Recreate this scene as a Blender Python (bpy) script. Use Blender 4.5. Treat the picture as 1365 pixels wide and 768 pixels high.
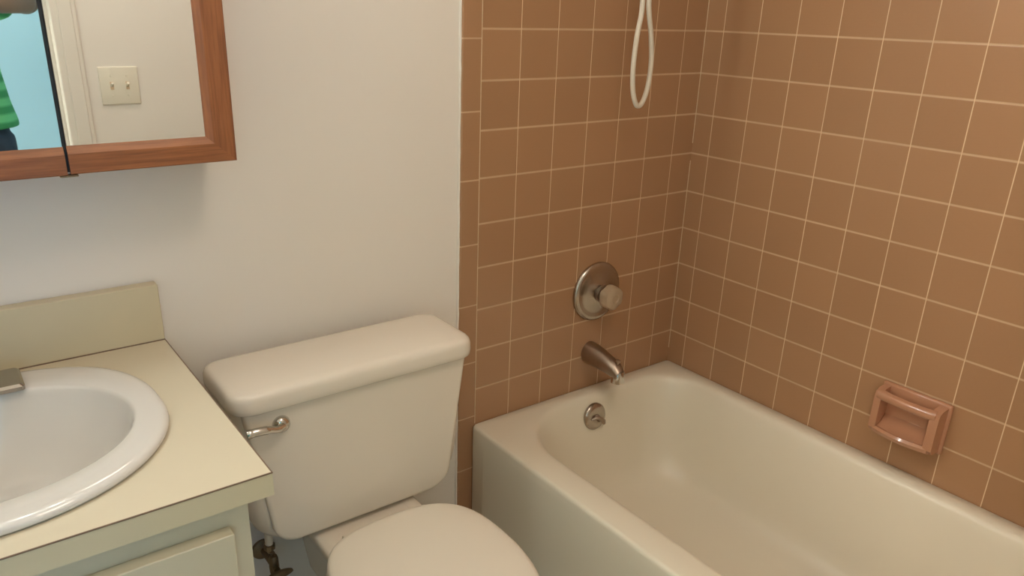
import bpy, bmesh, math, random
from mathutils import Vector, Matrix, noise
random.seed(7)
S = bpy.context.scene
for o in list(bpy.data.objects): bpy.data.objects.remove(o)
COL = S.collection
PI = math.pi

# ------------------------------------------------------------------ camera
cam = bpy.data.cameras.new('camera'); camo = bpy.data.objects.new('camera', cam); COL.objects.link(camo)
camo.location = (-1.7718, -1.4640, 1.3956)
camo.rotation_euler = (1.20006, -0.025682, -0.628076)
cam.sensor_width = 36.0; cam.lens = 1033.01 / 1365 * 36.0
cam.shift_x = 0.01762; cam.shift_y = 0.02146
cam.clip_start = 0.01; cam.clip_end = 50
S.camera = camo

# ------------------------------------------------------------------ world, exposure, lights
S.view_settings.view_transform = 'Standard'; S.view_settings.look = 'None'
S.view_settings.gamma = 1.0; S.view_settings.use_curve_mapping = False
S.view_settings.exposure = 0.0
w = bpy.data.worlds.new('world'); S.world = w; w.use_nodes = True
w.node_tree.nodes['Background'].inputs[0].default_value = (0.55, 0.75, 1.0, 1)
w.node_tree.nodes['Background'].inputs[1].default_value = 1.0
BULB = 58.0          # radiance of the vanity bulbs
BULB_COL = (.94, 1.0, .97)
FILL_DOME = 11.8           # radiance of the unseen ceiling dome added as fill light
DAY2 = 10.0          # blue daylight through the narrow sidelight in the hall
FILL_DOME_COL = (1.0, .83, .70)
DAY = 62.0           # daylight through the hall window
HALL = 0.0           # hall ceiling lamp

def area(name, loc, rot, sx, sy, power, col):
    l = bpy.data.lights.new(name, 'AREA'); l.shape = 'RECTANGLE'; l.size = sx; l.size_y = sy
    l.energy = power; l.color = col
    o = bpy.data.objects.new(name, l); o.location = loc; o.rotation_euler = rot; COL.objects.link(o)
area('hall_window_daylight', (-3.62, -2.35, 1.45), (0, -PI/2, 0), 1.1, 0.9, DAY, (1.0, .87, .70))

area('hall_side_daylight', (-2.165, -3.02, 1.15), (-PI/2, 0, PI), .12, 1.6, DAY2, (.25, .55, 1.0))

# ------------------------------------------------------------------ materials
class NT:
    def __init__(s, name):
        s.m = bpy.data.materials.new(name); s.m.use_nodes = True
        s.t = s.m.node_tree; s.n = s.t.nodes; s.b = s.n['Principled BSDF']
    def node(s, typ, **kw):
        x = s.n.new(typ)
        for k, v in kw.items(): setattr(x, k, v)
        return x
    def link(s, a, b): s.t.links.new(a, b)
    def math(s, op, a, b=None, clamp=False):
        x = s.node('ShaderNodeMath', operation=op); x.use_clamp = clamp
        for i, v in enumerate((a, b)):
            if v is None: continue
            if isinstance(v, (int, float)): x.inputs[i].default_value = v
            else: s.link(v, x.inputs[i])
        return x.outputs[0]
    def mix(s, f, a, b):
        x = s.node('ShaderNodeMix', data_type='RGBA')
        for i, v in ((0, f), (6, a), (7, b)):
            if isinstance(v, (int, float)): x.inputs[i].default_value = v
            elif isinstance(v, tuple): x.inputs[i].default_value = (*v, 1)
            else: s.link(v, x.inputs[i])
        return x.outputs[2]
    def noise(s, scale, detail=3, coord='Object', stretch=None):
        tc = s.node('ShaderNodeTexCoord'); out = tc.outputs[coord]
        if stretch:
            mp = s.node('ShaderNodeMapping'); mp.inputs['Scale'].default_value = stretch
            s.link(out, mp.inputs[0]); out = mp.outputs[0]
        x = s.node('ShaderNodeTexNoise'); x.inputs['Scale'].default_value = scale; x.inputs['Detail'].default_value = detail
        s.link(out, x.inputs['Vector']); return x.outputs[0]
    def bump(s, h, strength, dist):
        x = s.node('ShaderNodeBump'); x.inputs['Strength'].default_value = strength; x.inputs['Distance'].default_value = dist
        s.link(h, x.inputs['Height']); s.link(x.outputs[0], s.b.inputs['Normal'])

def srgb(r, g, b):
    f = lambda c: (c/255/12.92) if c/255 <= .04045 else ((c/255+.055)/1.055)**2.4
    return (f(r), f(g), f(b))

def plain(name, col, rough=.4, var=.05, scale=6, metal=0, bump=0, coat=0, spec=.5):
    t = NT(name); nz = t.noise(scale, 3)
    dark = tuple(c*(1-var) for c in col); lite = tuple(min(1, c*(1+var)) for c in col)
    t.link(t.mix(nz, dark, lite), t.b.inputs['Base Color'])
    t.b.inputs['Roughness'].default_value = rough; t.b.inputs['Metallic'].default_value = metal
    t.b.inputs['Coat Weight'].default_value = coat; t.b.inputs['Specular IOR Level'].default_value = spec
    if bump: t.bump(t.noise(scale*22, 4), bump, .002)
    return t.m

M = {}
WHITE = (.74, .70, .63)
M['paint'] = plain('wall_paint', (.83, .79, .72), .42, .025, 2, bump=.12)
M['ceil'] = plain('ceiling_paint', (.86, .84, .79), .7, .02, 3, bump=.2)
M['trimpaint'] = plain('trim_paint', (.80, .76, .68), .35, .02, 3)
M['blue'] = plain('hall_blue_paint', (.50, .74, .86), .55, .02, 2)
M['porcelain'] = plain('tub_enamel', (.80, .74, .60), .32, .015, 2, coat=.12)
M['china'] = plain('toilet_china', (.78, .715, .61), .24, .012, 2, coat=.15)
M['seat'] = plain('toilet_seat_plastic', (.78, .715, .60), .3, .012, 2)
M['sink'] = plain('sink_china', (.70, .675, .63), .12, .01, 2, coat=.4)
M['laminate'] = plain('cream_laminate', (.655, .59, .445), .36, .02, 9)
M['laminate_edge'] = plain('cream_laminate_strip', (.63, .565, .39), .3, .02, 9)
M['seam'] = plain('brown_laminate_seam', (.20, .13, .085), .5, .1)
M['cabpaint'] = plain('vanity_paint', (.60, .56, .42), .3, .03, 5, bump=.08)
M['chrome'] = plain('dull_chrome', (.46, .41, .36), .22, .15, 14, metal=1)
M['bright'] = plain('bright_chrome', (.62, .60, .56), .13, .08, 14, metal=1)
M['brushed'] = plain('worn_nickel', (.40, .33, .27), .36, .18, 20, metal=1)
M['brass'] = plain('tarnished_brass', (.26, .20, .13), .45, .3, 40, metal=.9)
M['hose'] = plain('white_hose_vinyl', (.70, .64, .53), .35, .03, 10)
M['soap'] = plain('pink_brown_ceramic', (.47, .235, .135), .16, .08, 12, coat=.4)
M['caulk'] = plain('cream_caulk', (.66, .50, .32), .5, .12, 60)
M['edgepaint'] = plain('chipped_white_paint', (.92, .885, .81), .6, .05, 80, bump=.5)
M['plate'] = plain('ivory_switch_plastic', (.80, .76, .64), .3, .01, 4)
M['black'] = plain('black_rubber', (.012, .012, .012), .5, .1)
M['floor'] = plain('beige_vinyl', (.64, .57, .44), .45, .12, 8)
M['skin'] = plain('skin', (.24, .165, .12), .5, .06, 10)
M['hair'] = plain('dark_hair', (.02, .015, .012), .6, .2, 40, bump=.6)
M['denim'] = plain('dark_denim', (.030, .045, .075), .8, .35, 30, bump=.5)
M['shoe'] = plain('dark_shoe_leather', (.03, .025, .022), .45, .2, 12)
M['phone'] = plain('phone_plastic', (.02, .02, .022), .25, .1)
M['eye'] = plain('eye_white', (.75, .72, .68), .15, .02)
M['lip'] = plain('lip', (.20, .085, .07), .45, .05)
M['iris'] = plain('dark_iris', (.03, .018, .01), .1, .05)

def m_mirror():
    t = NT('mirror_silver'); t.b.inputs['Metallic'].default_value = 1; t.b.inputs['Roughness'].default_value = .012
    t.link(t.mix(t.noise(2), (.90, .92, .91), (.92, .94, .93)), t.b.inputs['Base Color']); return t.m
M['mirror'] = m_mirror()

def m_acrylic():
    t = NT('clear_acrylic'); t.b.inputs['Transmission Weight'].default_value = .45; t.b.inputs['Roughness'].default_value = .3
    t.b.inputs['IOR'].default_value = 1.49
    t.link(t.mix(t.noise(30), (.62, .47, .31), (.74, .58, .40)), t.b.inputs['Base Color']); return t.m
M['acrylic'] = m_acrylic()

def m_bulb():
    t = NT('glowing_bulb'); t.b.inputs['Base Color'].default_value = (.9, .9, .85, 1)
    t.b.inputs['Emission Color'].default_value = (*BULB_COL, 1); t.b.inputs['Emission Strength'].default_value = BULB
    return t.m
M['bulb'] = m_bulb()
M['dome'] = m_bulb(); M['dome'].name = 'glowing_fill_dome'; _b = M['dome'].node_tree.nodes['Principled BSDF']; _b.inputs['Emission Strength'].default_value = FILL_DOME; _b.inputs['Emission Color'].default_value = (*FILL_DOME_COL, 1)

def m_oak(along):
    t = NT('oak_' + along)
    st = {'x': (1.5, 30, 30), 'z': (30, 30, 1.5)}[along]
    n1 = t.noise(5, 5, stretch=st); n2 = t.noise(17, 4, stretch=st)
    f = t.math('ADD', t.math('MULTIPLY', n1, .7), t.math('MULTIPLY', n2, .3))
    r = t.node('ShaderNodeValToRGB'); e = r.color_ramp.elements
    e[0].position = .34; e[0].color = (*srgb(124, 74, 42), 1); e[1].position = .64; e[1].color = (*srgb(166, 104, 62), 1)
    t.link(f, r.inputs[0]); t.link(r.outputs[0], t.b.inputs['Base Color'])
    t.b.inputs['Roughness'].default_value = .38; t.b.inputs['Coat Weight'].default_value = .15
    t.bump(f, .25, .001); return t.m
M['oak_x'] = m_oak('x'); M['oak_z'] = m_oak('z')

TILE = (.40, .222, .116)
GROUT = (.80, .60, .38)
def m_tile(name, axis, u0, v0, tu, tv, gu=.0010, gv=.0016, only_v=False):
    """square glazed wall tile: grout lines where (coord-offset)/pitch is whole"""
    t = NT(name); g = t.node('ShaderNodeNewGeometry'); sp = t.node('ShaderNodeSeparateXYZ')
    t.link(g.outputs['Position'], sp.inputs[0])
    def cell(c, o, p):
        x = t.math('DIVIDE', t.math('SUBTRACT', c, o), p)
        fl = t.math('FLOOR', x); fr = t.math('SUBTRACT', x, fl)
        d = t.math('MULTIPLY', t.math('MINIMUM', fr, t.math('SUBTRACT', 1.0, fr)), p)
        return fl, d
    def line(d, wdt): # 1 on grout
        return t.math('SUBTRACT', 1.0, t.math('DIVIDE', t.math('SUBTRACT', d, wdt*.6), wdt*.8, ), True)
    fv, dv = cell(sp.outputs['Z'], v0, tv)
    gvm = t.math('MULTIPLY', line(dv, gv*1.3), .5, True)
    hv = t.math('DIVIDE', dv, .0035, True)
    if only_v:
        mask, h, fu = gvm, hv, t.math('ADD', 0.0, 0.0)
    else:
        fu, du = cell(sp.outputs[axis], u0, tu)
        mask = t.math('MAXIMUM', t.math('MULTIPLY', line(du, gu), .95, True), gvm)
        h = t.math('MINIMUM', t.math('DIVIDE', du, .0030, True), hv)
    cb = t.node('ShaderNodeCombineXYZ'); t.link(fu, cb.inputs[0]); t.link(fv, cb.inputs[1])
    wn = t.node('ShaderNodeTexWhiteNoise', noise_dimensions='3D'); t.link(cb.outputs[0], wn.inputs['Vector'])
    base = t.mix(wn.outputs['Value'], tuple(c*.955 for c in TILE), tuple(c*1.045 for c in TILE))
    fine = t.noise(160, 2); base = t.mix(t.math('MULTIPLY', fine, .12), base, (.50, .30, .16))
    gn = t.noise(9, 3); gcol = t.mix(gn, tuple(c*.8 for c in GROUT), tuple(min(1, c*1.15) for c in GROUT))
    t.link(t.mix(mask, base, gcol), t.b.inputs['Base Color'])
    t.link(t.math('ADD', t.math('MULTIPLY', mask, .4), .27), t.b.inputs['Roughness'])
    t.b.inputs['Specular IOR Level'].default_value = .45
    hh = t.math('SMOOTH_MIN', h, 1.0); wav = t.math('ADD', h, t.math('MULTIPLY', t.noise(7, 2), .35))
    t.bump(wav, .35, .0012); return t.m
T = .1095
M['tile_back'] = m_tile('brown_tile_back', 'X', -.758*T, 1.355, T, T)
M['tile_right'] = m_tile('brown_tile_right', 'Y', -.5506*T, 1.355, T, T)
M['bullnose'] = m_tile('brown_bullnose_tile', 'X', 0, 1.335, T, .1555, gv=.0012, only_v=True)

def m_stripe():
    t = NT('green_striped_knit'); tc = t.node('ShaderNodeTexCoord'); sp = t.node('ShaderNodeSeparateXYZ')
    t.link(tc.outputs['Object'], sp.inputs[0])
    s = t.math('SINE', t.math('MULTIPLY', sp.outputs['Z'], 2*PI/.052))
    f = t.math('ADD', t.math('MULTIPLY', s, .9), .5, True)
    t.link(t.mix(f, (.05, .33, .12), (.16, .62, .26)), t.b.inputs['Base Color'])
    t.b.inputs['Roughness'].default_value = .85; return t.m
M['stripe'] = m_stripe()

# ------------------------------------------------------------------ mesh helpers
def link(name, bm, mat, parent=None, smooth=False, angle=40):
    me = bpy.data.meshes.new(name)
    bmesh.ops.recalc_face_normals(bm, faces=bm.faces); bm.to_mesh(me); bm.free()
    for mt in (mat if isinstance(mat, (list, tuple)) else [mat]): me.materials.append(mt)
    o = bpy.data.objects.new(name, me); COL.objects.link(o)
    if parent: o.parent = parent; o.matrix_parent_inverse = parent.matrix_basis.inverted()
    if smooth:
        for p in me.polygons: p.use_smooth = True
        me.set_sharp_from_angle(angle=math.radians(angle))
    return o
def tag(o, label, cat, group=None):
    o['label'] = label; o['category'] = cat
    if group: o['group'] = group
    return o
def thing(name, label, cat, loc, group=None):
    o = bpy.data.objects.new(name, None); o.empty_display_size = .05; o.location = loc; COL.objects.link(o)
    return tag(o, label, cat, group)
def struct(name, bm, mat, smooth=False):
    o = link(name, bm, mat, None, smooth); o['kind'] = 'structure'; return o

def box(bm, x0, x1, y0, y1, z0, z1, bev=0, seg=2):
    r = bmesh.ops.create_cube(bm, size=1.0)
    vs = r['verts']
    for v in vs:
        v.co = Vector(((x0+x1)/2 + v.co.x*(x1-x0), (y0+y1)/2 + v.co.y*(y1-y0), (z0+z1)/2 + v.co.z*(z1-z0)))
    if bev:
        es = list({e for v in vs for e in v.link_edges})
        bmesh.ops.bevel(bm, geom=es, offset=bev, segments=seg, affect='EDGES', profile=.5)
    return bm
def B(*a, **k): return box(bmesh.new(), *a, **k)

def loft(bm, loops, cap0=False, cap1=False, closed=True):
    rows = [[bm.verts.new(p) for p in lp] for lp in loops]
    n = len(rows[0])
    for a, b in zip(rows, rows[1:]):
        for i in range(n if closed else n-1):
            j = (i+1) % n
            bm.faces.new((a[i], a[j], b[j], b[i]))
    if cap0: bm.faces.new(rows[0][::-1])
    if cap1: bm.faces.new(rows[-1])
    return rows

def rrect(x0, x1, y0, y1, z, r, m=10, k=8):
    """rounded rectangle loop; r = radius or 4 (front-left, front-right, back-right, back-left); front = low y"""
    if isinstance(r, (int, float)): r = (r,)*4
    cs = [((x0+r[0], y0+r[0]), r[0], PI), ((x1-r[1], y0+r[1]), r[1], 1.5*PI),
          ((x1-r[2], y1-r[2]), r[2], 0), ((x0+r[3], y1-r[3]), r[3], .5*PI)]
    pts = []
    for q, (c, rr, a0) in enumerate(cs):
        arc = [(c[0]+rr*math.cos(a0+.5*PI*i/m), c[1]+rr*math.sin(a0+.5*PI*i/m)) for i in range(m+1)]
        pts += arc
        nc, nr, na = cs[(q+1) % 4]
        s = (nc[0]+nr*math.cos(na), nc[1]+nr*math.sin(na))
        for i in range(1, k): pts.append((arc[-1][0]+(s[0]-arc[-1][0])*i/k, arc[-1][1]+(s[1]-arc[-1][1])*i/k))
    return [Vector((p[0], p[1], z)) for p in pts]

def oval(cx, cy, rx, rf, rb, z, n=72, nf=2.0, nb=2.0, zf=None):
    """egg outline: rf front (low y) radius, rb back radius, superellipse powers nf, nb"""
    out = []
    for i in range(n):
        a = 2*PI*i/n; c, s = math.cos(a), math.sin(a)
        p = nb if s > 0 else nf; ry = rb if s > 0 else rf
        x = math.copysign(abs(c)**(2/p), c)*rx; y = math.copysign(abs(s)**(2/p), s)*ry
        out.append(Vector((cx+x, cy+y, z)))
    return out

def lathe(bm, prof, axis=(0, 0, 1), origin=(0, 0, 0), n=40, cap=True):
    """prof: (radius, distance along axis)"""
    q = Vector((0, 0, 1)).rotation_difference(Vector(axis)); o = Vector(origin)
    loops = [[o + q @ Vector((r*math.cos(2*PI*i/n), r*math.sin(2*PI*i/n), h)) for i in range(n)] for r, h in prof]
    loft(bm, loops, cap, cap); return bm

def tube(bm, pts, rad, n=14, cap=True):
    pts = [Vector(p) for p in pts]
    if isinstance(rad, (int, float)): rad = [rad]*len(pts)
    t0 = (pts[1]-pts[0]).normalized()
    up = Vector((0, 0, 1)) if abs(t0.z) < .9 else Vector((0, 1, 0))
    nrm = t0.cross(up).normalized(); loops = []
    for i, p in enumerate(pts):
        t = (pts[min(i+1, len(pts)-1)]-pts[max(i-1, 0)]).normalized()
        nrm = (nrm - t*nrm.dot(t)).normalized(); bi = t.cross(nrm)
        loops.append([p + (nrm*math.cos(2*PI*k/n)+bi*math.sin(2*PI*k/n))*rad[i] for k in range(n)])
    loft(bm, loops, cap, cap); return bm

def smoothpath(ctrl, per=8):
    P = [Vector(c) for c in ctrl]; out = []
    for i in range(len(P)-1):
        p0, p1, p2, p3 = P[max(i-1, 0)], P[i], P[i+1], P[min(i+2, len(P)-1)]
        for k in range(per):
            t = k/per
            out.append(.5*((2*p1)+(p2-p0)*t+(2*p0-5*p1+4*p2-p3)*t*t+(3*p1-p0-3*p2+p3)*t**3))
    out.append(P[-1]); return out

# ------------------------------------------------------------------ room shell
XL, YF, HC = -2.25, -1.56, 2.44         # left wall, door wall, ceiling
YH, XH0, XH1 = -2.95, -3.55, -0.30      # hallway
DX0, DX1, DH = -2.15, -1.392, 2.03      # doorway
XB, XT = -.792, -.740                   # bullnose strip

struct('floor', B(XH0-.1, .12, YH-.1, .12, -.08, 0), M['floor'])
struct('ceiling', B(XH0-.1, .12, YH-.1, .12, HC, HC+.08), M['ceil'])
struct('wall_back', B(XL-.1, XB+.004, .006, .12, 0, HC), M['paint'])
struct('wall_back_tile', B(XT, .0, 0, .12, 0, HC), M['tile_back'])
struct('wall_right', B(0, .12, YF-.1, .12, 0, HC), M['tile_right'])
struct('wall_left', B(XL-.1, XL, YF, .006, 0, HC), M['paint'])
bm = bmesh.new()
box(bm, XL-.1, DX0-.02, YF-.1, YF, 0, HC); box(bm, DX1+.02, 0, YF-.1, YF, 0, HC); box(bm, DX0-.02, DX1+.02, YF-.1, YF, DH+.02, HC)
struct('wall_front', bm, M['paint'])
# hallway
bm = bmesh.new()
box(bm, XH0-.1, -2.24, YH-.1, YH, 0, HC); box(bm, -2.09, XH1+.1, YH-.1, YH, 0, HC)
box(bm, -2.24, -2.09, YH-.1, YH, 0, .33); box(bm, -2.24, -2.09, YH-.1, YH, 1.97, HC)
struct('wall_hall', bm, M['blue'])
bm = bmesh.new()
for a in ((-2.24, -2.23, .33, 1.97), (-2.10, -2.09, .33, 1.97), (-2.23, -2.10, .33, .35), (-2.23, -2.10, 1.95, 1.97)): box(bm, a[0], a[1], YH-.05, YH-.02, a[2], a[3])
struct('window_2', bm, M['trimpaint'])
struct('wall_hall_right', B(XH1, XH1+.1, YH, YF-.1, 0, HC), M['blue'])
struct('wall_hall_side', B(XH0, XL-.1, YF-.1, YF, 0, HC), M['blue'])
bm = bmesh.new()
box(bm, XH0-.1, XH0, YH, -2.80, 0, HC); box(bm, XH0-.1, XH0, -1.90, YF, 0, HC)
box(bm, XH0-.1, XH0, -2.80, -1.90, 0, .9); box(bm, XH0-.1, XH0, -2.80, -1.90, 2.0, HC)
struct('wall_hall_left', bm, M['blue'])
bm = bmesh.new()
for a in ((-2.80, -2.76, .9, 2.0), (-1.94, -1.90, .9, 2.0), (-2.76, -1.94, .9, .94), (-2.76, -1.94, 1.96, 2.0), (-2.76, -1.94, 1.43, 1.46)):
    box(bm, XH0-.07, XH0-.03, *a)
struct('window_1', bm, M['trimpaint'])
# bullnose column with rounded outer edge
bm = bmesh.new()
prof = [(XB, .02), (XB, .004)] + [(XB+.006-.006*math.cos(a), .002-.005*math.sin(a)+.002) for a in [PI/2*i/6 for i in range(1, 7)]] + [(XT, -.001), (XT, .02)]
loft(bm, [[Vector((x, y, z)) for x, y in prof] for z in (0, HC)], True, True)
struct('trim_1', bm, M['bullnose'], True)
# light vertical joint between bullnose and tile, and inner corner joint with a gap where it fell out
struct('trim_2', B(XT-.0011, XT+.0011, -.0016, .004, .38, HC), M['caulk'])
bm = bmesh.new()
for z0, z1 in ((.42, .50), (.50, 1.005), (1.055, 1.10), (1.10, HC)):
    tube(bm, [(-.001, -.001, z0), (-.001, -.001, z1)], .0011, 6)
struct('trim_3', bm, M['caulk'], True)
# ragged paint edge on the outer side of the bullnose
bm = bmesh.new(); pts = []; rad = []
for i in range(160):
    z = .02 + (HC-.04)*i/159
    nz = noise.noise((3.1, z*19, 0)); pts.append((XB-.0005+.0015*nz, .0045, z)); rad.append(.0030+.0018*max(0, noise.noise((9, z*28, 1))))
tube(bm, pts, rad, 8); struct('trim_4', bm, M['edgepaint'], True)
# door casing + jamb
def casing(y, sgn):
    bm = bmesh.new()
    for x0, x1, z0, z1 in ((DX1, DX1+.072, 0, DH+.072), (DX0-.072, DX0, 0, DH+.072), (DX0, DX1, DH, DH+.072)):
        ya, yb = sorted((y, y+sgn*.014)); box(bm, x0, x1, ya, yb, z0, z1, .004)
        yc, yd = sorted((y+sgn*.012, y+sgn*.018))
        if z0 == 0: box(bm, x0+.020, x1-.012, yc, yd, z0+.001, z1-.02, .003)
        else: box(bm, x0, x1, yc, yd, z0+.015, z1-.012, .003)
    return bm
struct('trim_5', casing(YF, 1), M['trimpaint']); struct('trim_6', casing(YF-.1, -1), M['trimpaint'])
bm = bmesh.new()
for a in ((DX0-.02, DX0, 0, DH+.02), (DX1, DX1+.02, 0, DH+.02), (DX0, DX1, DH, DH+.02)): box(bm, a[0], a[1], YF-.1, YF, a[2], a[3])
for a in ((DX0, DX0+.012, 0, DH), (DX1-.012, DX1, 0, DH)): box(bm, a[0], a[1], YF-.06, YF-.03, a[2], a[3])
struct('trim_7', bm, M['trimpaint'])
for nm, a in (('baseboard_back', (-1.49, XB-.004, -.006, .006)), ('baseboard_front', (DX1+.073, -.76, YF, YF+.012))):
    struct(nm, B(*a, 0, .075, bev=.003), M['trimpaint'])

# ------------------------------------------------------------------ bathtub
ZR = .378
tub = thing('bathtub', 'off-white bathtub in the brown tiled alcove, with flat front apron', 'bathtub', (-.37, -.77, 0))
OX0, OX1, OY0, OY1 = -.750, -.0015, -1.5585, -.0015
def outl(d, z, r=.010): return rrect(OX0+d, OX1-d*.2, OY0+d*.2, OY1-d*.2, z, r)
def innl(l, rgt, f, b, z, r): return rrect(l, rgt, f, b, z, r)
R0 = (.16, .16, .13, .20)
loops = [outl(.012, 0), outl(.012, .04), outl(.001, .055), outl(0, .33), outl(0, ZR-.011), outl(.0015, ZR-.005), outl(.005, ZR-.0012), outl(.010, ZR, .012)]
il = [(-.680, -.030, -1.455, -.030, ZR-.001, .0), (-.672, -.040, -1.445, -.040, ZR-.0022, 0), (-.666, -.046, -1.437, -.046, ZR-.006, 0),
      (-.662, -.052, -1.428, -.052, ZR-.015, 0), (-.656, -.058, -1.418, -.058, ZR-.035, 0), (-.642, -.068, -1.38, -.067, ZR-.075, 0),
      (-.630, -.080, -1.31, -.082, ZR-.15, 0), (-.615, -.095, -1.24, -.105, ZR-.235, 0), (-.600, -.110, -1.19, -.128, ZR-.275, 0),
      (-.575, -.135, -1.14, -.16, ZR-.30, 0), (-.53, -.18, -1.06, -.21, ZR-.312, 0), (-.46, -.25, -.9, -.30, ZR-.316, 0)]
for (l, rg, f, b, z, _) in il:
    sh = min(1, (l+.67)/.25 if l > -.67 else 0); k = 1-.45*sh
    loops.append(innl(l, rg, f, b, z, tuple(min(x*k, (rg-l)*.45) for x in R0)))
bm = bmesh.new(); loft(bm, loops, True, True)
link('basin', bm, M['porcelain'], tub, True, 60)
# raised border of the apron panel
bm = bmesh.new()
loft(bm, [[Vector((OX0+x, y, z)) for y, z in ((-.055-d, .05+d), (-1.45+d, .05+d), (-1.45+d, .352-d), (-.055-d, .352-d))] for x, d in ((.003, 0), (.0002, .001), (-.0010, .010), (-.0013, .022))], True, True)
link('apron_panel', bm, M['porcelain'], tub, True)
# overflow plate with trip lever on the sloping drain end
oc = Vector((-.367, -.0685, .317)); on = Vector((0, -1, .14)).normalized()
bm = lathe(bmesh.new(), [(.001, .008), (.012, .0085), (.028, .007), (.0365, .004), (.0395, .0005), (.040, -.006)][::-1], on, oc)
ov = link('overflow_plate', bm, M['chrome'], tub, True, 60); ov['label'] = 'round chrome overflow plate'
bm = bmesh.new(); q = oc + on*.008
tube(bm, [q+Vector((-.020, -.001, -.003)), q+Vector((-.010, -.006, .003)), q+Vector((0, -.009, .001)), q+Vector((.008, -.011, -.004)), q+Vector((.014, -.012, -.011)), q+Vector((.018, -.012, -.020))], [.003, .005, .006, .006, .0075, .005], 12)
bmesh.ops.create_uvsphere(bm, u_segments=14, v_segments=8, radius=.008, matrix=Matrix.Translation(q+Vector((0, -.002, .001))))
link('trip_lever', bm, M['brushed'], ov, True)
bm = lathe(bmesh.new(), [(.030, -.003), (.030, .001), (.026, .003), (.010, .002), (.001, .0015)], (0, 0, 1), (-.43, -.34, ZR-.3155))
link('drain', bm, M['chrome'], tub, True)

# ------------------------------------------------------------------ wall fittings over the tub
sp = thing('tub_spout', 'dull chrome tub spout on brown tile above overflow plate', 'spout', (-.345, 0, .488))
bm = bmesh.new(); path = [(-.345, 0, .488), (-.345, -.02, .488), (-.345, -.05, .486), (-.345, -.085, .481), (-.345, -.112, .474), (-.345, -.130, .462)]
prof = [(.029, .033), (.030, .033), (.028, .030), (.025, .026), (.022, .022), (.018, .017)]
loops = []
for (x, y, z), (rx, rz) in zip(path, prof):
    loops.append([Vector((x+rx*math.cos(a), y+(-.35 if y < -.09 else 0)*rz*math.sin(a)*.6, z+rz*math.sin(a))) for a in [2*PI*i/28 for i in range(28)]])
loft(bm, loops, True, True); link('body', bm, M['brushed'], sp, True)
bm = lathe(bmesh.new(), [(.017, 0), (.0185, .006), (.0185, .032), (.014, .034), (.013, .028)], (0, -.10, -1), (-.345, -.119, .474), 28)
link('nozzle', bm, M['bright'], sp, True)
bm = lathe(bmesh.new(), [(.0035, -.004), (.0035, .012), (.006, .014), (.006, .020), (.003, .022)], (0, -.2, 1), (-.345, -.114, .487), 14)
link('pull_knob', bm, M['brushed'], sp, True)

va = thing('shower_valve', 'round chrome shower valve with clear knob on brown tile', 'shower valve', (-.337, 0, .672))
C0 = (-.337, 0, .672)
bm = lathe(bmesh.new(), [(.084, 0), (.085, .004), (.083, .009), (.078, .012), (.071, .0135), (.062, .012), (.045, .017), (.030, .022), (.026, .024)], (0, -1, 0), C0, 56)
link('escutcheon', bm, M['chrome'], va, True)
bm = lathe(bmesh.new(), [(.025, .016), (.025, .022), (.0230, .023), (.0230, .025), (.025, .026), (.025, .030), (.0230, .031), (.0230, .033), (.025, .034), (.025, .037), (.019, .039), (.014, .040), (.014, .046)], (0, -1, 0), C0, 36)
link('stem_sleeve', bm, M['brushed'], va, True)
bm = bmesh.new(); n = 60; loops = []
for r, h in [(.016, .041), (.027, .043), (.033, .049), (.035, .057), (.035, .068), (.032, .076), (.024, .080), (.012, .081), (.010, .078), (.004, .078)]:
    loops.append([Vector((C0[0]+r*(1-.09*(r > .02)*(.5+.5*math.cos(6*a)))*math.cos(a), -h, C0[2]+r*(1-.09*(r > .02)*(.5+.5*math.cos(6*a)))*math.sin(a))) for a in [2*PI*i/n for i in range(n)]])
loft(bm, loops, True, True); kn = link('knob', bm, M['acrylic'], va, True); kn['label'] = 'clear fluted knob'
bm = lathe(bmesh.new(), [(.008, .043), (.008, .074), (.003, .076)], (0, -1, 0), C0, 20); link('stem_screw', bm, M['brass'], va, True)

hs = thing('hand_shower', 'white hand shower hose looping down in front of brown tile', 'shower hose', (-.335, 0, 1.95))
bm = lathe(bmesh.new(), [(.034, 0), (.033, .006), (.022, .012), (.012, .014)], (0, -1, 0), (-.335, 0, 1.95)); link('flange', bm, M['chrome'], hs, True)
bm = tube(bmesh.new(), smoothpath([(-.335, 0, 1.95), (-.335, -.05, 1.952), (-.335, -.085, 1.935), (-.335, -.10, 1.91)]), .0105, 16); link('shower_arm', bm, M['chrome'], hs, True)
bm = lathe(bmesh.new(), [(.014, 0), (.017, .01), (.017, .04), (.013, .05)], (0, 0, -1), (-.335, -.10, 1.915), 20); link('bracket', bm, M['hose'], hs, True)
bm = bmesh.new(); lathe(bm, [(.011, 0), (.013, .03), (.012, .12), (.018, .15), (.036, .17), (.036, .19), (.03, .195)], (.12, -.75, .35), (-.335, -.112, 1.885), 24); link('handset', bm, M['hose'], hs, True)
hp = [(-.335, -.10, 1.866), (-.338, -.098, 1.70), (-.345, -.097, 1.52), (-.352, -.097, 1.43), (-.354, -.098, 1.392), (-.364, -.100, 1.345), (-.370, -.102, 1.28), (-.366, -.103, 1.225), (-.354, -.104, 1.192), (-.342, -.104, 1.184), (-.328, -.103, 1.194),
      (-.314, -.102, 1.228), (-.309, -.101, 1.285), (-.320, -.103, 1.345), (-.338, -.108, 1.392), (-.346, -.111, 1.43), (-.343, -.113, 1.52), (-.336, -.113, 1.70), (-.335, -.112, 1.885)]
bm = tube(bmesh.new(), smoothpath(hp, 8), .0061, 14); link('hose', bm, M['hose'], hs, True)

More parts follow.
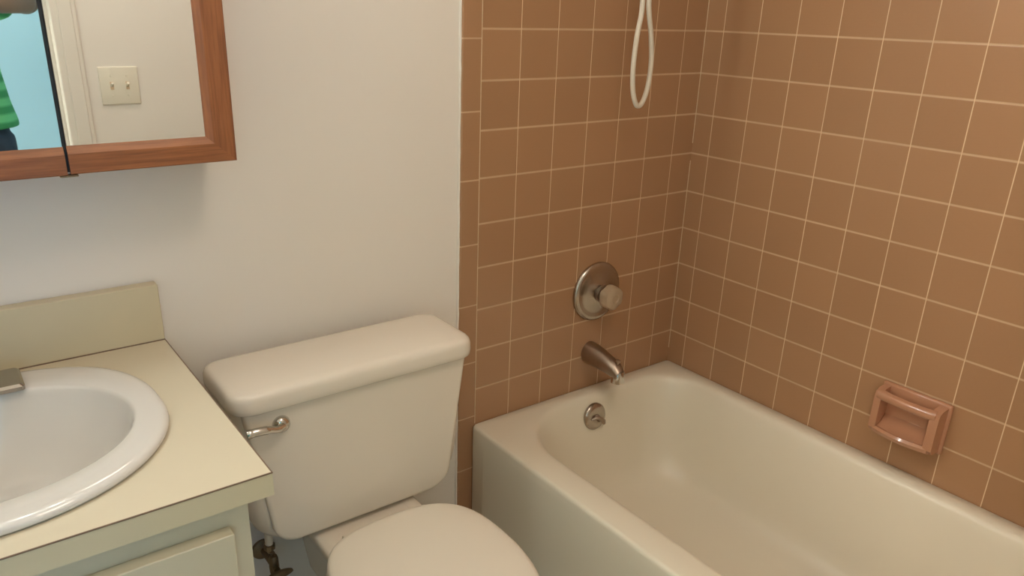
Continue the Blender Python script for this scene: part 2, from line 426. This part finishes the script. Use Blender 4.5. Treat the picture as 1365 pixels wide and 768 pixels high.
sd = thing('soap_dish', 'pinkish brown ceramic soap dish set in the tiled right wall', 'soap dish', (0, -.752, .525))
bm = bmesh.new()
y0, y1, z0, z1 = -.833, -.671, .460, .588
box(bm, -.014, 0, y0, y1, z0, z1, .006, 3)                       # flange
def cheek(ya, yb):
    pr = [(-.010, z0+.008), (-.044, z0+.010), (-.053, z0+.020), (-.053, z1-.026), (-.049, z1-.015), (-.038, z1-.009), (-.010, z1-.006)]
    loft(bm, [[Vector((x, y, z)) for x, z in pr] for y in (ya, yb)], True, True)
cheek(y0+.006, y0+.026); cheek(y1-.022, y1-.006)
# tray with convex front lip
lo = []
for z, d, e in ((z0+.008, .038, .004), (z0+.006, .050, .004), (z0+.010, .060, .004), (z0+.020, .064, .004), (z0+.026, .060, .006), (z0+.025, .052, .010), (z0+.034, .034, .012), (z0+.052, .012, .012)):
    lo.append([Vector((-.008 if i in (0, 24) else -(d*(.80+.20*math.sin(PI*i/24))), y0+.006+e+(y1-y0-.012-2*e)*i/24, z)) for i in range(25)])
loft(bm, lo, True, True)
link('body', bm, M['soap'], sd, True, 35)
bm = tube(bmesh.new(), [(-.041, y0+.016, z1-.024), (-.044, y0+.045, z1-.0245), (-.045, -.752, z1-.025), (-.044, y1-.045, z1-.0245), (-.041, y1-.012, z1-.024)], [.0135, .0125, .012, .0125, .0135], 16)
link('grip_bar', bm, M['soap'], sd, True)

# ------------------------------------------------------------------ toilet
TX = -1.157
to = thing('toilet', 'off-white toilet with closed lid between vanity and bathtub', 'toilet', (TX, -.4, 0))
bm = bmesh.new(); loops = []
def tankloop(hx, yf, yb, z, r): return rrect(TX-hx, TX+hx, yf, yb, z, (r, r, .02, .02))
for hx, yf, z, r in ((.13, -.165, .384, .03), (.165, -.183, .386, .035), (.192, -.192, .392, .04), (.212, -.197, .402, .042), (.226, -.200, .418, .044), (.235, -.202, .44, .045), (.242, -.204, .475, .045), (.246, -.205, .53, .045), (.249, -.206, .62, .045), (.250, -.206, .704, .045)):
    loops.append(tankloop(hx, yf, -.03, z, min(r, hx*.4)))
loft(bm, loops, True, True); tank = link('tank', bm, M['china'], to, True, 60)
# slightly raised front panel of the tank with round lower corners
def panel(hx0, hx1, zt, zb, rad, y, n=10):
    pts = [(TX-hx0, zt), ]
    for i in range(n+1):
        a = PI + PI/2*i/n; pts.append((TX-hx1+rad+rad*math.cos(a), zb+rad+rad*math.sin(a)))
    for i in range(n+1):
        a = 1.5*PI + PI/2*i/n; pts.append((TX+hx1-rad+rad*math.cos(a), zb+rad+rad*math.sin(a)))
    pts.append((TX+hx0, zt)); return pts
bm = bmesh.new()
lo = [[Vector((x, y, z)) for x, z in panel(.243-i, .206-i, .703, .392+i*.8, .055-i, y)] for y, i in ((-.19, 0), (-.2075, 0), (-.2105, .004), (-.2115, .010))]
loft(bm, lo, True, True); link('tank_panel', bm, M['china'], tank, True, 60)
bm = bmesh.new(); loops = []
for d, z in ((.010, .698), (.003, .699), (0, .702), (-.001, .712), (-.0005, .726), (.0015, .733), (.005, .7375), (.011, .740), (.022, .7412), (.06, .742)):
    loops.append(rrect(TX-.264+d, TX+.264-d, -.224+d, -.032-d*.6, z, (.042-d*.3, .042-d*.3, .03, .03)))
loft(bm, loops, True, True); link('tank_lid', bm, M['china'], to, True, 60)
# flush lever
bm = lathe(bmesh.new(), [(.017, 0), (.0175, .004), (.0155, .010), (.010, .015), (.001, .0165)], (0, -1, 0), (-1.331, -.209, .663), 28)
lv = link('flush_lever', bm, M['bright'], to, True)
bm = bmesh.new(); pp = smoothpath([(-1.331, -.222, .663), (-1.345, -.229, .664), (-1.36, -.233, .669), (-1.378, -.234, .672), (-1.395, -.233, .672), (-1.403, -.232, .671)], 6)
tube(bm, pp, [.0080]*6+[.0072]*8+[.0082]*10+[.0090]*(len(pp)-26)+[.0075, .003], 14); link('handle', bm, M['bright'], lv, True)
# bowl and pedestal
bm = bmesh.new(); loops = []
for rx, rf, rb, cy, z, p in ((.115, .20, .20, -.40, 0, 2.6), (.112, .19, .20, -.40, .03, 2.6), (.100, .15, .20, -.40, .10, 2.5), (.098, .14, .19, -.41, .18, 2.4), (.120, .18, .20, -.42, .25, 2.2),
                              (.150, .225, .215, -.43, .31, 2.1), (.168, .250, .225, -.435, .345, 2.1), (.172, .256, .228, -.435, .365, 2.1), (.168, .252, .224, -.435, .374, 2.1), (.150, .23, .20, -.435, .376, 2.1), (.12, .19, .16, -.435, .36, 2), (.09, .14, .12, -.43, .26, 2), (.05, .08, .07, -.42, .20, 2)):
    loops.append(oval(TX, cy, rx, rf, rb, z, 64, p, p))
loft(bm, loops, True, True)
loft(bm, [rrect(TX-a, TX+a, f, -.045, z, (.03, .03, .03, .03)) for a, f, z in ((.085, -.30, .20), (.10, -.30, .30), (.118, -.30, .352), (.122, -.30, .366), (.121, -.30, .374), (.116, -.296, .379), (.10, -.28, .3805))], True, True)
link('bowl', bm, M['china'], to, True, 60)
def seatloop(d, z): return oval(TX+.012, -.447, .178-d, .258-d, .188-d, z, 96, 2.05, 3.0)
bm = bmesh.new()
loft(bm, [seatloop(.006, .379), seatloop(.001, .383), seatloop(0, .388), seatloop(.003, .393), seatloop(.008, .3945), seatloop(.06, .3945), seatloop(.065, .385), seatloop(.06, .379), seatloop(.006, .379)])
link('seat', bm, M['seat'], to, True, 50)
bm = bmesh.new(); loft(bm, [seatloop(d, z) for d, z in ((.012, .3955), (.003, .397), (0, .401), (.001, .406), (.005, .410), (.012, .4125), (.03, .4145), (.07, .4165), (.12, .4178))], True, True)
link('lid', bm, M['seat'], to, True, 50)
for s in (-1, 1):
    bm = tube(bmesh.new(), [(TX+.012+s*.055, -.262, .390), (TX+.012+s*.095, -.262, .390)], .010, 14); link('hinge', bm, M['seat'], to, True)

# water shutoff valve and its supply line
sv = thing('shutoff_valve', 'small tarnished metal shutoff valve and supply line below toilet tank', 'valve', (-1.322, 0, .232))
bm = lathe(bmesh.new(), [(.026, 0), (.024, .005), (.010, .009)], (0, -1, 0), (-1.322, .006, .232)); link('escutcheon', bm, M['brass'], sv, True)
bm = bmesh.new(); tube(bm, [(-1.322, 0, .232), (-1.322, -.085, .232)], .0075, 14); lathe(bm, [(.010, -.016), (.011, 0), (.010, .022), (.008, .028)], (0, 0, 1), (-1.322, -.066, .232), 16)
link('body', bm, M['brass'], sv, True)
bm = bmesh.new(); lp = []
for h in (0, .003, .008, .010):
    k = .85 if h in (0, .010) else 1
    lp.append([Vector((-1.322+.030*k*math.cos(a), -.094-h, .232+.009*k*math.sin(a))) for a in [2*PI*i/28 for i in range(28)]])
loft(bm, lp, True, True); link('handle', bm, M['brass'], sv, True)
bm = tube(bmesh.new(), smoothpath([(-1.322, -.066, .255), (-1.323, -.070, .270), (-1.332, -.085, .288), (-1.34, -.098, .300), (-1.34, -.102, .318)]), .0042, 12); link('supply_tube', bm, M['brass'], sv, True)
bm = lathe(bmesh.new(), [(.010, 0), (.0125, .003), (.0125, .012), (.010, .014)], (0, 0, 1), (-1.34, -.102, .309), 8); link('coupling_nut', bm, M['brass'], sv, True, 30)
bm = lathe(bmesh.new(), [(.0085, 0), (.0085, .0585)], (0, 0, 1), (-1.34, -.102, .3225), 16); link('shank', bm, M['china'], sv, True)

# ------------------------------------------------------------------ vanity
VX = -1.503
vc = thing('vanity_cabinet', 'cream painted vanity cabinet under the sink countertop', 'cabinet', (-1.87, -.28, 0))
bm = bmesh.new()
box(bm, VX-.018, VX, -.52, -.0, 0, .762); box(bm, XL+.002, XL+.02, -.52, 0, 0, .762); box(bm, XL+.02, VX-.018, -.02, 0, .1, .762); box(bm, XL+.02, VX-.018, -.52, -.02, .1, .118); box(bm, XL+.02, VX-.018, -.47, -.455, 0, .1)
link('carcass', bm, M['cabpaint'], vc)
bm = bmesh.new()
for a in ((VX-.045, VX, .1, .762), (XL+.002, XL+.05, .1, .762), (XL+.05, VX-.045, .70, .762), (XL+.05, VX-.045, .1, .14), (-1.895, -1.855, .14, .70)): box(bm, a[0], a[1], -.54, -.52, a[2], a[3])
link('face_frame', bm, M['cabpaint'], vc)
for x0, x1 in ((-1.868, -1.5315), (-2.22, -1.882)):
    bm = bmesh.new(); box(bm, x0, x1, -.563, -.5405, .12, .722, .0012, 1)
    d = link('door', bm, M['cabpaint'], vc)
    bm = lathe(bmesh.new(), [(.007, 0), (.006, .012), (.014, .018), (.016, .024), (.010, .029), (.001, .030)], (0, -1, 0), ((x0+.04) if x1 > -1.6 else (x1-.04), -.560, .30), 20)
    link('knob', bm, M['brushed'], d, True)

CT, CTH = .798, .036
SCX, SCY = -1.793, -.292
ct = thing('countertop', 'cream laminate countertop with low backsplash along white wall', 'countertop', (-1.86, -.28, .762))
# slab with an oval cut-out for the sink
CX0, CX1, CY0, CY1 = XL+.001, -1.472, -.562, .004
bm = bmesh.new()
def slab_loops(z):
    hole = oval(SCX, SCY, .225, .2, .2, z, 96, 2, 2.4); out = []
    for p in hole:
        dx, dy = p.x-SCX, p.y-SCY; ks = []
        if dx > 1e-9: ks.append((CX1-SCX)/dx)
        if dx < -1e-9: ks.append((CX0-SCX)/dx)
        if dy > 1e-9: ks.append((CY1-SCY)/dy)
        if dy < -1e-9: ks.append((CY0-SCY)/dy)
        k = min(ks); out.append(Vector((SCX+dx*k, SCY+dy*k, z)))
    for c in ((CX0, CY0), (CX1, CY0), (CX1, CY1), (CX0, CY1)):
        i = min(range(96), key=lambda j: (out[j].x-c[0])**2+(out[j].y-c[1])**2); out[i] = Vector((*c, z))
    return hole, out
h1, o1 = slab_loops(CT); h0, o0 = slab_loops(CT-CTH)
rows = loft(bm, [h1, o1, o0, h0, h1])
bmesh.ops.remove_doubles(bm, verts=bm.verts, dist=1e-6)
top = link('slab', bm, [M['laminate'], M['laminate_edge']], ct)
for p in top.data.polygons:
    if abs(p.normal.z) < .3: p.material_index = 1
bm = bmesh.new(); box(bm, CX0, CX1+.0004, -.5628, -.5612, CT-.0012, CT+.0006); box(bm, CX1-.0012, CX1+.0005, -.562, -.022, CT-.0012, CT+.0004); box(bm, CX0, CX1, -.0222, -.0195, CT-.0006, CT+.0014)
s_ = link('edge_seam', bm, M['seam'], ct); s_['label'] = 'thin brown seam along the laminate edges'
bm = B(CX0, CX1, -.020, .004, CT, CT+.110, bev=.0015, seg=1); link('backsplash', bm, [M['laminate_edge']], ct)

sk = thing('sink', 'white oval drop-in sink with wide rounded rim in cream countertop', 'sink', (SCX, SCY, CT))
bm = bmesh.new(); loops = []
for d, z in ((.005, .0005), (.001, .003), (0, .0065), (.0015, .010), (.005, .0132), (.010, .0148), (.016, .0152), (.030, .0145), (.036, .0138)):
    loops.append(oval(SCX, SCY, .250-d, .229-d, .238-d, CT+z, 96, 2.05, 2.6))
for rx, rf, rb, z, nb in ((.208, .174, .165, .0128, 2.2), (.2050, .171, .162, .0112, 2.2), (.2025, .1685, .1595, .007, 2.2), (.2005, .1665, .1575, .000, 2.2), (.196, .162, .153, -.015, 2.15), (.187, .154, .144, -.04, 2.1), (.170, .140, .13, -.075, 2), (.145, .118, .11, -.107, 2), (.11, .088, .085, -.128, 2), (.06, .05, .05, -.140, 2), (.022, .022, .022, -.143, 2)):
    loops.append(oval(SCX, SCY+.004, rx, rf, rb, CT+z, 96, 2, nb))
loft(bm, loops, False, True); link('basin', bm, M['sink'], sk, True, 70)
bm = lathe(bmesh.new(), [(.026, -.004), (.026, .001), (.022, .003), (.006, .002), (.001, .0015)], (0, 0, 1), (SCX, SCY+.004, CT-.141), 28); link('drain', bm, M['chrome'], sk, True)

fa = thing('faucet', 'dull chrome faucet base plate at back rim of white sink', 'faucet', (SCX, -.108, CT+.014))
bm = bmesh.new()
loft(bm, [rrect(SCX-.079+d, SCX+.079-d, -.146+d, -.068-d, CT+z, (.006, .006, .006, .006)) for d, z in ((0, .0158), (0, .022), (.004, .026))], True, True)
link('base_plate', bm, M['chrome'], fa, True, 30)
bm = lathe(bmesh.new(), [(.024, 0), (.023, .02), (.021, .05), (.018, .056), (.001, .058)], (0, 0, 1), (SCX-.012, -.106, CT+.024), 28); link('body', bm, M['chrome'], fa, True)
bm = tube(bmesh.new(), smoothpath([(SCX-.012, -.11, CT+.055), (SCX-.012, -.16, CT+.075), (SCX-.012, -.21, CT+.075), (SCX-.012, -.235, CT+.06)]), .012, 16); link('spout', bm, M['chrome'], fa, True)
bm = tube(bmesh.new(), smoothpath([(SCX-.012, -.106, CT+.075), (SCX-.014, -.10, CT+.095), (SCX-.016, -.07, CT+.11)]), [.014]*8+[.010]*8+[.008], 14); link('lever', bm, M['chrome'], fa, True)

# ------------------------------------------------------------------ medicine cabinet with mirrored oak doors
mc = thing('medicine_cabinet', 'wall cabinet with mirrored doors in brown oak frames', 'cabinet', (-1.775, 0, 1.142))
MZ0, MZ1, MX1, MX0 = 1.142, 1.74, -1.340, -2.213
bm = B(MX0+.006, MX1-.006, -.109, .006, MZ0+.004, MZ1-.004); link('case', bm, M['oak_z'], mc)
GAP = -1.5985
def rail(bm, x0, x1, za, zb, inner, ml=0, mr=0):
    """horizontal oak rail with a bevel on its mirror side; ml, mr: mitre insets at the ends on the mirror side"""
    s = 1 if inner == 'up' else -1
    prof = [(-.1225, za), (-.129, za), (-.1305, za+.002*s), (-.1305, zb-.012*s), (-.1257, zb), (-.1225, zb)]
    L = [Vector((x0+ml*abs(z-za)/abs(zb-za), y, z)) for y, z in prof]; R = [Vector((x1-mr*abs(z-za)/abs(zb-za), y, z)) for y, z in prof]
    loft(bm, [L, R], True, True)
def stile(bm, xa, xb, z0, z1, m=.043):
    prof = [(xa, -.1225), (xa, -.129), (xa+(.002 if xb > xa else -.002), -.1305), (xb-(.012 if xb > xa else -.012), -.1305), (xb, -.1257), (xb, -.1225)]
    f = lambda x: m*abs(x-xa)/abs(xb-xa)
    loft(bm, [[Vector((x, y, z0+f(x))) for x, y in prof], [Vector((x, y, z1-f(x))) for x, y in prof]], True, True)
def cab_door(x0, x1, left_stile, right_stile):
    fw, fz = .048, .043
    d = link('door', B(x0+.002, x1-.002, -.1224, -.1105, MZ0+.002, MZ1-.002), M['oak_z'], mc)
    for za, zb, inn in ((MZ0, MZ0+fz, 'up'), (MZ1, MZ1-fz, 'down')):
        bm = bmesh.new(); rail(bm, x0, x1, za, zb, inn, fw if left_stile else 0, fw if right_stile else 0)
        link('rail', bm, M['oak_x'], d)
    if right_stile: b2 = bmesh.new(); stile(b2, x1, x1-fw, MZ0, MZ1); link('stile', b2, M['oak_z'], d)
    if left_stile: b2 = bmesh.new(); stile(b2, x0, x0+fw, MZ0, MZ1); link('stile', b2, M['oak_z'], d)
    b3 = B(x0+(fw-.004 if left_stile else .001), x1-(fw-.004 if right_stile else .001), -.1255, -.1225, MZ0+fz-.004, MZ1-fz+.004)
    link('mirror', b3, M['mirror'], d)
    return d
cab_door(GAP+.0022, MX1, False, True)
dm = cab_door(-1.953, GAP-.0022, False, False); dm.location.z -= .0012
cab_door(MX0, -1.9575, True, False)
for x in (GAP, -1.955):
    bm = B(x-.0025, x+.0025, -.1215, -.1105, MZ0+.002, MZ1-.004); link('gap_strip', bm, M['black'], mc)
bm = bmesh.new(); box(bm, GAP-.013, GAP+.013, -.128, -.11, MZ0-.0045, MZ0-.0015, .001, 1)
link('hinge_clip', bm, M['brass'], mc)

# ------------------------------------------------------------------ vanity light above the cabinet (lights the room)
vl = thing('vanity_light', 'chrome vanity light bar with four round bulbs above the mirrored cabinet', 'light fixture', (-1.775, 0, 1.90))
bm = B(-2.12, -1.43, -.045, .006, 1.845, 1.955, bev=.006); link('bar', bm, M['chrome'], vl, True)
for x in (-2.03, -1.86, -1.69, -1.52):
    bm = lathe(bmesh.new(), [(.024, 0), (.024, .022), (.019, .024)], (0, -1, 0), (x, -.045, 1.90), 20); so = link('socket', bm, M['trimpaint'], vl, True)
    bm = bmesh.new(); bmesh.ops.create_icosphere(bm, subdivisions=3, radius=.042, matrix=Matrix.Translation((x, -.108, 1.90))); link('bulb', bm, M['bulb'], so, True)

cl = thing('ceiling_fill_light', 'unseen frosted dome added on the bathroom ceiling as fill light', 'added fill light', (-1.12, -1.18, HC))  # invented ceiling fixture, added to soften shadows and lift the back wall
bm = lathe(bmesh.new(), [(.285, 0), (.285, .02), (.27, .025)], (0, 0, -1), (-1.12, -1.18, HC)); link('base', bm, M['trimpaint'], cl, True)
bm = lathe(bmesh.new(), [(.26, .024), (.26, .035), (.235, .065), (.18, .092), (.09, .110), (.001, .115)], (0, 0, -1), (-1.12, -1.18, HC)); link('shade', bm, M['dome'], cl, True)

# ------------------------------------------------------------------ light switch by the door (seen in the mirror)
SX, SZ = -1.227, 1.137
ls = thing('light_switch', 'ivory double light switch plate on the door wall, seen in the mirror', 'light switch', (SX, YF, SZ))
bm = B(SX-.058, SX+.058, YF, YF+.006, SZ-.058, SZ+.058, bev=.003, seg=3); pl = link('plate', bm, M['plate'], ls, True)
for s in (-1, 1):
    bm = B(SX+s*.023-.005, SX+s*.023+.005, YF+.0055, YF+.0066, SZ-.012, SZ+.012); link('slot', bm, M['caulk'], pl)
    bm = bmesh.new(); tube(bm, [(SX+s*.023, YF+.004, SZ), (SX+s*.023, YF+.013, SZ+.006), (SX+s*.023, YF+.018, SZ+.009)], [.005, .0045, .0035], 8); link('toggle', bm, M['plate'], pl)
    for t in (-1, 1):
        bm = lathe(bmesh.new(), [(.0035, 0), (.003, .0012), (.001, .0015)], (0, 1, 0), (SX+s*.023, YF+.006, SZ+t*.030), 10); link('screw', bm, M['plate'], pl)

# ------------------------------------------------------------------ person photographing in the doorway (seen in the mirror)
def remesh(o, vox, it=4):
    m = o.modifiers.new('remesh', 'REMESH'); m.mode = 'VOXEL'; m.voxel_size = vox; m.use_smooth_shade = True
    m = o.modifiers.new('smooth', 'SMOOTH'); m.iterations = it; m.factor = .5
def ell(bm, secs, n=28):
    """stack of horizontal ellipses (cx, cy, z, rx, ry)"""
    loft(bm, [[Vector((cx+rx*math.cos(2*PI*i/n), cy+ry*math.sin(2*PI*i/n), z)) for i in range(n)] for cx, cy, z, rx, ry in secs], True, True)
def ball(bm, c, r):
    r = (r, r, r) if isinstance(r, (int, float)) else r
    bmesh.ops.create_uvsphere(bm, u_segments=20, v_segments=12, radius=1, matrix=Matrix.Translation(Vector(c)) @ Matrix.Diagonal((*r, 1)))
PX, PY = -1.69, -2.06
CR, CU, CB = Vector((.8089, -.5874, .0257)), Vector((.1935, .3072, .9318)), Vector((-.5552, -.7487, .3622))
CO = Vector((-1.7718, -1.4640, 1.3956))
def ph(r, u, b): return CO + CR*r + CU*u + CB*b
pe = thing('person', 'person in a green striped shirt and dark jeans reflected in the cabinet mirror', 'person', (PX, PY, 0))
SHR, ELR, WRR = Vector((PX+.170, PY, 1.383)), Vector((-1.414, -1.80, 1.383)), ph(.190, -.032, .058)
SHL, ELL_, WRL = Vector((PX-.170, PY, 1.383)), Vector((PX-.225, PY-.04, 1.12)), Vector((PX-.235, PY+.07, .89))
bm = bmesh.new()
ell(bm, [(PX, PY, .86, .150, .105), (PX, PY, .95, .165, .115), (PX, PY, 1.05, .148, .105), (PX, PY, 1.15, .150, .108), (PX, PY, 1.27, .165, .118), (PX, PY, 1.36, .168, .110), (PX, PY, 1.41, .135, .09), (PX, PY+.003, 1.44, .090, .072), (PX, PY+.006, 1.465, .062, .062), (PX, PY+.012, 1.50, .056, .058), (PX, PY+.022, 1.555, .055, .062)])
HX, HY, HZ = PX, PY+.035, 1.635
ball(bm, (HX, HY-.012, HZ+.02), (.076, .096, .098)); ball(bm, (HX, HY+.02, HZ-.045), (.060, .072, .070)); ball(bm, (HX, HY+.072, HZ-.088), (.024, .020, .018))
tube(bm, [(HX, HY+.085, HZ+.015), (HX, HY+.100, HZ-.012), (HX, HY+.112, HZ-.030), (HX, HY+.088, HZ-.040)], [.009, .011, .014, .010], 10)
for s in (-1, 1):
    ball(bm, (HX+s*.078, HY-.005, HZ-.012), (.010, .020, .031)); tube(bm, [(HX+s*.012, HY+.086, HZ+.026), (HX+s*.040, HY+.075, HZ+.030)], .009, 8)
    ball(bm, (HX+s*.031, HY+.0725, HZ+.0135), (.018, .0145, .0085)); ball(bm, (HX+s*.031, HY+.0715, HZ-.010), (.017, .0125, .007))
    tube(bm, [(HX+s*.034, HY+.066, HZ-.02), (HX+s*.052, HY+.045, HZ-.022)], .016, 8)
tube(bm, smoothpath([(PX+.10, PY, 1.385), SHR, (SHR+ELR)/2+Vector((.01, 0, .008)), ELR], 5), [.054]*5+[.051]*5+[.045]*5+[.040], 16)
tube(bm, [ELR, ELR*.7+WRR*.3, ELR*.3+WRR*.7, WRR], [.040, .043, .033, .026], 16)
tube(bm, smoothpath([(PX-.10, PY, 1.385), SHL, (SHL+ELL_)/2, ELL_], 5), [.054]*5+[.051]*5+[.045]*5+[.040], 16)
tube(bm, [ELL_, ELL_*.7+WRL*.3, ELL_*.3+WRL*.7, WRL], [.040, .043, .033, .026], 16)
# right hand closed on the end of the phone: palm, four fingers over the front, thumb on the screen side
tube(bm, [WRR, ph(.172, -.026, .040), ph(.158, -.012, .022), ph(.150, -.004, .012)], [.026, .030, .032, .026], 14)
for u, l, rr in ((.034, .052, .0078), (.013, .060, .0085), (-.008, .058, .0085), (-.028, .048, .0075)):
    tube(bm, smoothpath([ph(.152, u*.8-.004, .014), ph(.146, u, -.002), ph(.134, u, -.0075), ph(.145-l, u+.002, -.006)], 4), rr, 10)
tube(bm, smoothpath([ph(.172, -.030, .044), ph(.152, -.036, .036), ph(.128, -.024, .026), ph(.106, -.012, .021)], 4), [.015]*4+[.013]*4+[.0105]*4+[.009], 10)
# left hand hanging, slightly curled
hd = Vector((.02, .25, -1)).normalized()
tube(bm, [WRL, WRL+hd*.035, WRL+hd*.075, WRL+hd*.092], [.025, .032, .036, .028], 14)
for k, (off, l) in enumerate(((.030, .068), (.010, .078), (-.010, .073), (-.029, .057))):
    b0 = WRL+hd*.080+Vector((0, off, off*.25)); tube(bm, smoothpath([b0, b0+hd*l*.45+Vector((.006, 0, 0)), b0+hd*l*.8+Vector((.020, 0, 0)), b0+hd*l+Vector((.034, 0, .004))], 4), .0082, 10)
tube(bm, smoothpath([WRL+hd*.02+Vector((.004, .022, 0)), WRL+hd*.05+Vector((.012, .045, 0)), WRL+hd*.082+Vector((.022, .052, 0)), WRL+hd*.105+Vector((.030, .050, 0))], 4), [.014]*4+[.012]*4+[.010]*4+[.0085], 10)
for s in (-1, 1):
    tube(bm, [(PX+s*.085, PY, .92), (PX+s*.10, PY+.01, .70), (PX+s*.105, PY+.012, .50), (PX+s*.11, PY-.008, .34), (PX+s*.115, PY-.01, .09)], [.092, .082, .058, .056, .036], 18)
    tube(bm, [(PX+s*.115, PY-.04, .05), (PX+s*.12, PY+.06, .04), (PX+s*.125, PY+.14, .03)], [.036, .036, .024], 12)
body = link('body', bm, M['skin'], pe, True); remesh(body, .0055, 5)
for s in (-1, 1):
    bm = bmesh.new(); ball(bm, (HX+s*.031, HY+.0715, HZ+.003), .0125); e = link('eye', bm, M['eye'], pe, True)
    bm = bmesh.new(); ball(bm, (HX+s*.031, HY+.0825, HZ+.001), (.0062, .0025, .0062)); link('iris', bm, M['iris'], e, True)
bm = tube(bmesh.new(), smoothpath([(HX-.024, HY+.081, HZ-.062), (HX-.010, HY+.091, HZ-.059), (HX, HY+.0925, HZ-.061), (HX+.010, HY+.091, HZ-.059), (HX+.024, HY+.081, HZ-.062)], 4), [.002]+[.0055]*15+[.002], 8); link('mouth', bm, M['lip'], pe, True)
bm = bmesh.new(); ball(bm, (HX, HY-.026, HZ+.034), (.083, .098, .098)); ball(bm, (HX, HY-.055, HZ-.02), (.070, .058, .070)); ball(bm, (HX, HY+.01, HZ+.088), (.066, .075, .040))
hr = link('hair', bm, M['hair'], pe, True); remesh(hr, .008, 4)
bm = bmesh.new()
ell(bm, [(PX, PY, .965, .214, .150), (PX, PY, .985, .214, .151), (PX, PY, 1.05, .200, .142), (PX, PY, 1.15, .188, .136), (PX, PY, 1.27, .186, .136), (PX, PY, 1.36, .184, .128), (PX, PY, 1.412, .156, .106), (PX, PY+.003, 1.445, .108, .086), (PX, PY+.006, 1.472, .074, .074)])
for SH, EL in ((SHR, ELR), (SHL, ELL_)):
    k = .64 if SH is SHR else .42; q = SH*k+EL*(1-k); c = (Vector((PX, PY, 1.380))*.5+SH*.5)
    tube(bm, [c, SH, SH*.75+EL*.25, q], [.068, .073, .068, .063], 18)
shirt = link('shirt', bm, M['stripe'], pe, True); remesh(shirt, .008, 4)
bm = bmesh.new(); ell(bm, [(PX, PY, .82, .17, .122), (PX, PY, .90, .186, .130), (PX, PY, 1.0, .176, .124)])
for s in (-1, 1):
    tube(bm, [(PX+s*.090, PY, .93), (PX+s*.10, PY+.01, .70), (PX+s*.105, PY+.012, .50), (PX+s*.11, PY-.004, .34), (PX+s*.115, PY-.006, .055)], [.104, .094, .074, .072, .066], 20)
jeans = link('jeans', bm, M['denim'], pe, True); remesh(jeans, .008, 4)
for s in (-1, 1):
    bm = bmesh.new(); lo = []
    for z, rx, f, bk in ((0, .044, .175, .075), (.018, .047, .18, .078), (.03, .046, .175, .076), (.055, .043, .13, .072), (.08, .042, .07, .066), (.10, .043, .05, .060)):
        lo.append([Vector((PX+s*.12+rx*math.cos(a), PY+(f if math.sin(a) > 0 else bk)*math.sin(a), z)) for a in [2*PI*i/28 for i in range(28)]])
    loft(bm, lo, True, True); link('shoe', bm, M['shoe'], pe, True)
# the phone the picture is taken with, lens at the viewpoint
pn = thing('phone', 'dark phone held up in the right hand of the person in the mirror', 'phone', tuple(ph(.055, 0, .008)))
def frame_box(r0, r1, u0, u1, b0, b1, bev):
    bm = B(r0, r1, u0, u1, b0, b1, bev=bev, seg=3)
    for v in bm.verts: v.co = ph(*v.co)
    return bm
link('body', frame_box(-.0175, .1275, -.036, .036, .004, .0118, .0028), M['phone'], pn, True)
link('screen', frame_box(-.012, .122, -.032, .032, .0117, .0121, .0001), M['black'], pn)
